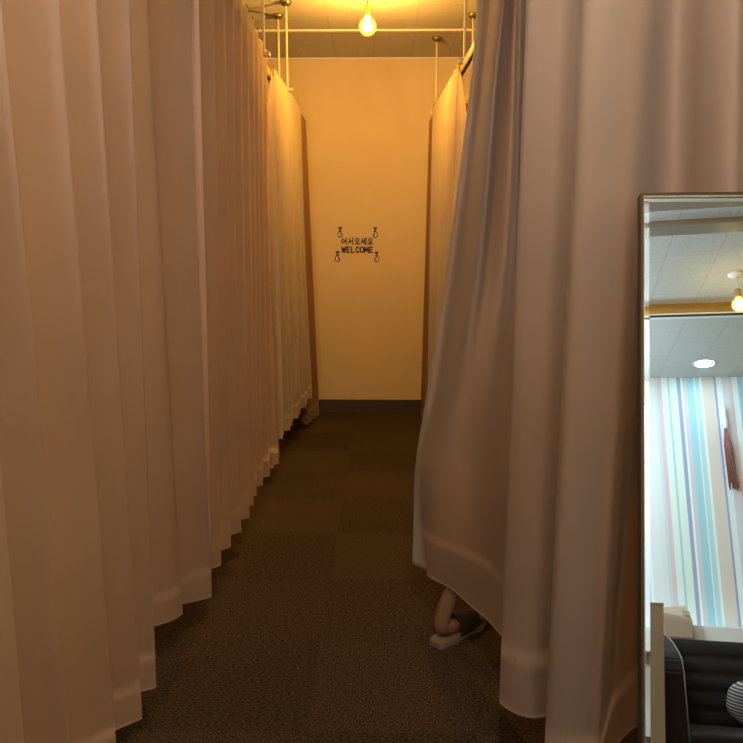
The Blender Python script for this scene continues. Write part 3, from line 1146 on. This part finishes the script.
link('eyelet', bm_mesh('eyelet', bm), M['frame_gold'], root)
# the ledge the carton stands on
structure(box_obj('trim_8', (XL, YB + .05, .62), (XR, -3.555, .80), M['wall_white'], .006))

# dried flowers hanging on the striped wall
root = thing('dried_bouquet', 'small dried flower bunch hanging on the striped wall, reflected in the mirror', 'dried flowers', (1.96, YB + .03, 2.0))
bm = bmesh.new()
for k in range(14):
    a = random.uniform(-.05, .05)
    b_ = random.uniform(-.03, .03)
    add_tube(bm, [(1.95 + b_ * .3, YB + .03, 2.45), (1.955 + b_, YB + .035 + abs(a) * .3, 2.28), (1.965 + a * .8, YB + .04, random.uniform(1.90, 2.08))], [.004, .010, .006], 6)
link('stems', bm_mesh('stems', bm, True), M['dried'], root)
bm = bmesh.new()
add_lathe(bm, [(.004, .16), (.018, .12), (.014, .05), (.026, .0), (.012, -.06)], (1.952, YB + .035, 2.50), 10)
link('wrapping', bm_mesh('wrapping', bm, True), M['paper'], root)

# round ceiling downlights
def downlight(x, y, label, energy, col, spread=150):
    root = thing('downlight', label, 'ceiling light', (x, y, H))
    bm = bmesh.new()
    add_lathe(bm, [(.075, -.004), (.092, -.006), (.095, 0), (.075, 0)], (x, y, H), 28)
    link('trim_ring', bm_mesh('trim_ring', bm, True), M['wall_white'], root)
    bm = bmesh.new()
    add_lathe(bm, [(0, -.005), (.075, -.004)], (x, y, H), 28)
    link('diffuser', bm_mesh('diffuser', bm, True), emit('downlight_diffuser', col, 22), root)
    ld = bpy.data.lights.new('downlight_lamp', 'AREA')
    ld.shape = 'DISK'
    ld.size = .15
    ld.energy = energy
    ld.color = col
    lo = bpy.data.objects.new('downlight_lamp', ld)
    COL.objects.link(lo)
    lo.location = (x, y, H - .012)


downlight(1.75, -3.42, 'round white downlight in the ceiling by the striped wall, reflected in the mirror', 2, (.82, .95, 1.0))
downlight(-.6, -3.2, 'added round white downlight behind the camera, out of view, left of the other added one', 5, (.9, .96, 1.0))  # added fill for the room behind the camera, not in view
downlight(.6, -2.9, 'added round white downlight straight behind the camera, out of view, lighting the striped wall', 14, (.9, .96, 1.0))  # added out of view to light the striped wall

# added out-of-view globe pendants that fill the entrance room with white light
def pendant(GP, label, col, strength):
    GP = Vector(GP)
    root = thing('fill_globe_pendant', label, 'pendant lamp', GP)
    bm = bmesh.new()
    add_lathe(bm, [(0, -.15), (.057, -.139), (.106, -.106), (.139, -.057), (.15, 0), (.139, .057), (.106, .106), (.05, .142), (0, .142)], GP, 32)
    link('opal_globe', bm_mesh('opal_globe', bm, True), emit('fill_globe_glow', col, strength), root)
    bm = bmesh.new()
    add_lathe(bm, [(0, .14), (.05, .14), (.05, .17), (.02, .19), (0, .19)], GP, 20)
    add_tube(bm, [(GP.x, GP.y, GP.z + .18), (GP.x, GP.y, H - .02)], .004, 8)
    add_lathe(bm, [(0, H - GP.z - .03), (.05, H - GP.z - .025), (.055, H - GP.z), (0, H - GP.z)], GP, 20)
    link('stem', bm_mesh('stem', bm, True), M['cord'], root)


pendant((-.50, -.78, 2.20), 'added white globe pendant behind the screen, out of view, lighting the near curtains', (.90, .94, 1.0), 120)
pendant((.15, -2.75, 2.30), 'added white globe pendant near the striped wall, out of view, lighting the back room', (.84, .94, 1.0), 70)

# added screen behind the camera, keeps pendant light off the lower curtains
root = thing('light_block_screen', 'added tall screen behind the camera, out of view, shading the lower curtains from the pendant', 'folding screen', (-.22, -.19, 0))
for k in range(3):
    xa, xb = -.78 + .37 * k, -.78 + .37 * (k + 1)
    ya, yb_ = (-.22, -.16) if k % 2 == 0 else (-.16, -.22)
    d = Vector((xb - xa, yb_ - ya, 0)).normalized()
    nn = Vector((-d.y, d.x, 0))
    def pn(u, v, w):
        return Vector((xa, ya, 0)) + d * u + nn * v + Vector((0, 0, w))
    L = Vector((xb - xa, yb_ - ya, 0)).length
    def slab3(bm, u0, u1, w0, w1, v0, v1):
        q = [bm.verts.new(pn(u, v, w)) for u in (u0, u1) for v in (v0, v1) for w in (w0, w1)]
        for f in ((0, 1, 3, 2), (4, 5, 7, 6), (0, 1, 5, 4), (2, 3, 7, 6), (0, 2, 6, 4), (1, 3, 7, 5)):
            bm.faces.new([q[i] for i in f])
    bm = bmesh.new()
    slab3(bm, .005, .035, 0, 2.02, -.012, .012)
    slab3(bm, L - .035, L - .005, 0, 2.02, -.012, .012)
    slab3(bm, .035, L - .035, .06, .10, -.012, .012)
    slab3(bm, .035, L - .035, 1.98, 2.02, -.012, .012)
    fr_ = link('panel_frame', bm_mesh('panel_frame', bm), M['wood_dark'], root)
    bm = bmesh.new()
    slab3(bm, .035, L - .035, .10, 1.98, -.004, .004)
    o = link('panel_cloth', bm_mesh('panel_cloth', bm), M['sofa'])
    o.parent = fr_

# ------------------------------------------------------------------ the person behind the swept curtain
def skin_body(name, joints, edges, root_i, sub=2):
    me = bpy.data.meshes.new(name)
    me.from_pydata([j[0] for j in joints], edges, [])
    o = bpy.data.objects.new(name, me)
    COL.objects.link(o)
    md = o.modifiers.new('skin', 'SKIN')
    md.use_smooth_shade = True
    for i, j in enumerate(joints):
        r = j[1]
        me.skin_vertices[0].data[i].radius = (r, r) if not isinstance(r, tuple) else r
        me.skin_vertices[0].data[i].use_root = (i == root_i)
    sd = o.modifiers.new('sub', 'SUBSURF')
    sd.levels = sub
    sd.render_levels = sub
    dg = bpy.context.evaluated_depsgraph_get()
    me2 = bpy.data.meshes.new_from_object(o.evaluated_get(dg))
    bpy.data.objects.remove(o)
    return smooth(me2)


# crouched forward, facing away from the aisle (+x), heel of the near foot showing under the hem
PO = Vector((0, 0, 0))
hipL, hipR = Vector((.50, 2.72, .60)), Vector((.50, 2.54, .60))
J = []
Ed = []


def add(p, r, par=None):
    J.append((Vector(p), r))
    i = len(J) - 1
    if par is not None:
        Ed.append((par, i))
    return i


pel = add((.50, 2.64, .62), .115)
ab = add((.58, 2.645, .76), .115, pel)
ch = add((.68, 2.65, .92), .13, ab)
us = add((.75, 2.655, 1.05), .095, ch)
nk = add((.79, 2.66, 1.13), .052, us)
hd0 = add((.815, 2.66, 1.18), .058, nk)
hd1 = add((.84, 2.66, 1.25), .086, hd0)
hd2 = add((.85, 2.66, 1.31), .074, hd1)
for sgn, hp in ((-1, hipR), (1, hipL)):
    yk = hp.y + sgn * .03
    h = add(hp, .095, pel)
    mid = add((.66, yk, .56), .08, h)
    kn = add((.78, yk, .48), .060, mid)
    if sgn < 0:
        sh1 = add((.56, 2.51, .42), .054, kn)
        sh2 = add((.315, 2.47, .27), .042, sh1)
        an = add((.232, 2.432, .125), .032, sh2)
        he = add((.208, 2.398, .052), .030, an)
        ba = add((.33, 2.50, .040), .030, he)
        to = add((.41, 2.565, .032), .022, ba)
    else:
        sh1 = add((.70, 2.77, .30), .056, kn)
        an = add((.62, 2.77, .10), .034, sh1)
        he = add((.585, 2.77, .050), .032, an)
        ba = add((.70, 2.78, .040), .032, an)
        to = add((.78, 2.785, .032), .024, ba)
    s0 = add((.74, 2.655 + sgn * .13, 1.02), .058, us)
    el = add((.86, 2.655 + sgn * .16, .82), .042, s0)
    wr = add((1.02, 2.655 + sgn * .10, .70), .028, el)
    pa = add((1.08, 2.655 + sgn * .095, .675), (.034, .018), wr)
    for q in range(4):
        f0 = add((1.115, 2.655 + sgn * .095 + (q - 1.5) * .019, .665), .0095, pa)
        f1 = add((1.15 + .006 * (q in (1, 2)), 2.655 + sgn * .095 + (q - 1.5) * .021, .650), .0085, f0)
        f2 = add((1.172 + .008 * (q in (1, 2)), 2.655 + sgn * .095 + (q - 1.5) * .021, .628), .0075, f1)
    t0_ = add((1.065, 2.655 + sgn * .045, .665), .010, wr)
    t1_ = add((1.10, 2.655 + sgn * .035, .645), .009, t0_)

me = skin_body('person', J, Ed, pel)
me.materials.append(M['skin'])
me.materials.append(M['trousers'])
me.materials.append(M['shirt'])
for p in me.polygons:
    c = p.center
    if c.z > 1.10 or (c.x > .98 and c.z < .75):
        p.material_index = 0
    elif c.z < .20 and c.y < 2.62 and c.x < .5:
        p.material_index = 0
    elif c.x < .52 + .3 and c.z < .70 and not (c.x > .86):
        p.material_index = 1
    else:
        p.material_index = 2
person = bpy.data.objects.new('person', me)
COL.objects.link(person)
tag(person, 'person crouching behind the swept beige curtain, only a heel and slipper showing below', 'person')
person.location = (0, 0, 0)


def add_ell(bm, c, r, seg=16):
    q = bmesh.ops.create_uvsphere(bm, u_segments=seg, v_segments=seg // 2 + 2, radius=1)
    for v in q['verts']:
        v.co = Vector((v.co.x * r[0], v.co.y * r[1], v.co.z * r[2])) + Vector(c)


bm = bmesh.new()
add_ell(bm, (.835, 2.66, 1.300), (.098, .092, .095), 24)
add_ell(bm, (.785, 2.66, 1.24), (.055, .085, .09), 20)
o = link('hair', bm_mesh('hair', bm, True), M['hair'], person)
bm = bmesh.new()
add_ell(bm, (.935, 2.66, 1.245), (.018, .012, .018))
add_ell(bm, (.925, 2.66, 1.21), (.010, .022, .006))
o = link('nose', bm_mesh('nose', bm, True), M['skin'], person)
for sg in (-1, 1):
    bm = bmesh.new()
    add_ell(bm, (.922, 2.66 + sg * .032, 1.268), (.008, .013, .008))
    link('eye', bm_mesh('eye', bm, True), M['eye'], person)
    bm = bmesh.new()
    add_ell(bm, (.845, 2.66 + sg * .088, 1.25), (.018, .008, .030))
    link('ear', bm_mesh('ear', bm, True), M['skin'], person)


def slipper(hx, hy, tx, ty, label):
    d = Vector((tx - hx, ty - hy, 0))
    L = d.length
    d.normalize()
    s = Vector((-d.y, d.x, 0))
    root = thing('slipper', label, 'slipper', (hx, hy, 0), 'slippers worn by the person')
    prof = [(0, .022), (.02, .032), (.07, .036), (.14, .034), (.19, .042), (.23, .040), (.258, .025), (.265, .008)]
    bm = bmesh.new()
    ring = [(u, w) for u, w in prof] + [(u, -w) for u, w in reversed(prof)]
    k = L / .265
    lo = [bm.verts.new(Vector((hx, hy, .001)) + d * u * k + s * w) for u, w in ring]
    hi = [bm.verts.new(Vector((hx, hy, .022)) + d * u * k + s * w) for u, w in ring]
    bm.faces.new(lo)
    bm.faces.new(hi)
    for i in range(len(ring)):
        bm.faces.new((lo[i], lo[(i + 1) % len(ring)], hi[(i + 1) % len(ring)], hi[i]))
    so = link('sole', bm_mesh('sole', bm), M['sole'], root)
    so['label'] = 'tan sole'
    bm = bmesh.new()
    rings = []
    for i in range(9):
        t = i / 8
        u = (.095 + .165 * t) * k
        w = .043 - .020 * max(0, t - .55) / .45
        h = .078 - .038 * t
        rings.append([bm.verts.new(Vector((hx, hy, .020)) + d * u + s * (w * cos(a)) + Vector((0, 0, h * sin(a)))) for a in [pi * j / 12 for j in range(13)]])
    for a, b in zip(rings, rings[1:]):
        for j in range(12):
            bm.faces.new((a[j], a[j + 1], b[j + 1], b[j]))
    bm.faces.new(rings[-1])
    up = link('upper', bm_mesh('upper', bm, True), M['slipper'], root)
    up['label'] = 'black upper over the toes'
    return root


slipper(.190, 2.372, .383, 2.555, 'tan-soled black slipper showing below the swept curtain hem')
slipper(.545, 2.765, .810, 2.79, 'tan-soled black slipper on the foot hidden behind the swept curtain')

# ------------------------------------------------------------------ extra lamps
def point(name, loc, e, col, r=.05):
    ld = bpy.data.lights.new(name, 'POINT')
    ld.energy = e
    ld.color = col
    ld.shadow_soft_size = r
    o = bpy.data.objects.new(name, ld)
    COL.objects.link(o)
    o.location = loc
    return o


bulb('hanging_bulb', 'globe bulb hanging over the booth behind the left curtains', -1.75, 3.7, 2.74, 26, (1.0, .55, .13))
bulb('hanging_bulb', 'globe bulb hanging over the booth behind the right curtains', 1.6, 3.7, 2.74, 26, (1.0, .55, .13))

w = bpy.data.worlds.new('room_world')
S.world = w
w.use_nodes = True
w.node_tree.nodes['Background'].inputs[0].default_value = (.5, .42, .34, 1)
w.node_tree.nodes['Background'].inputs[1].default_value = 0.02

# ------------------------------------------------------------------ camera
cd = bpy.data.cameras.new('camera')
cd.sensor_width = 36
cd.lens = 36 * F / 743
cd.clip_start = .05
co = bpy.data.objects.new('camera', cd)
COL.objects.link(co)
co.location = CAM
co.rotation_euler = (pi / 2 - PITCH, 0, YAW)
S.camera = co

S.view_settings.view_transform = 'Standard'
S.view_settings.look = 'None'
S.view_settings.exposure = 0.0
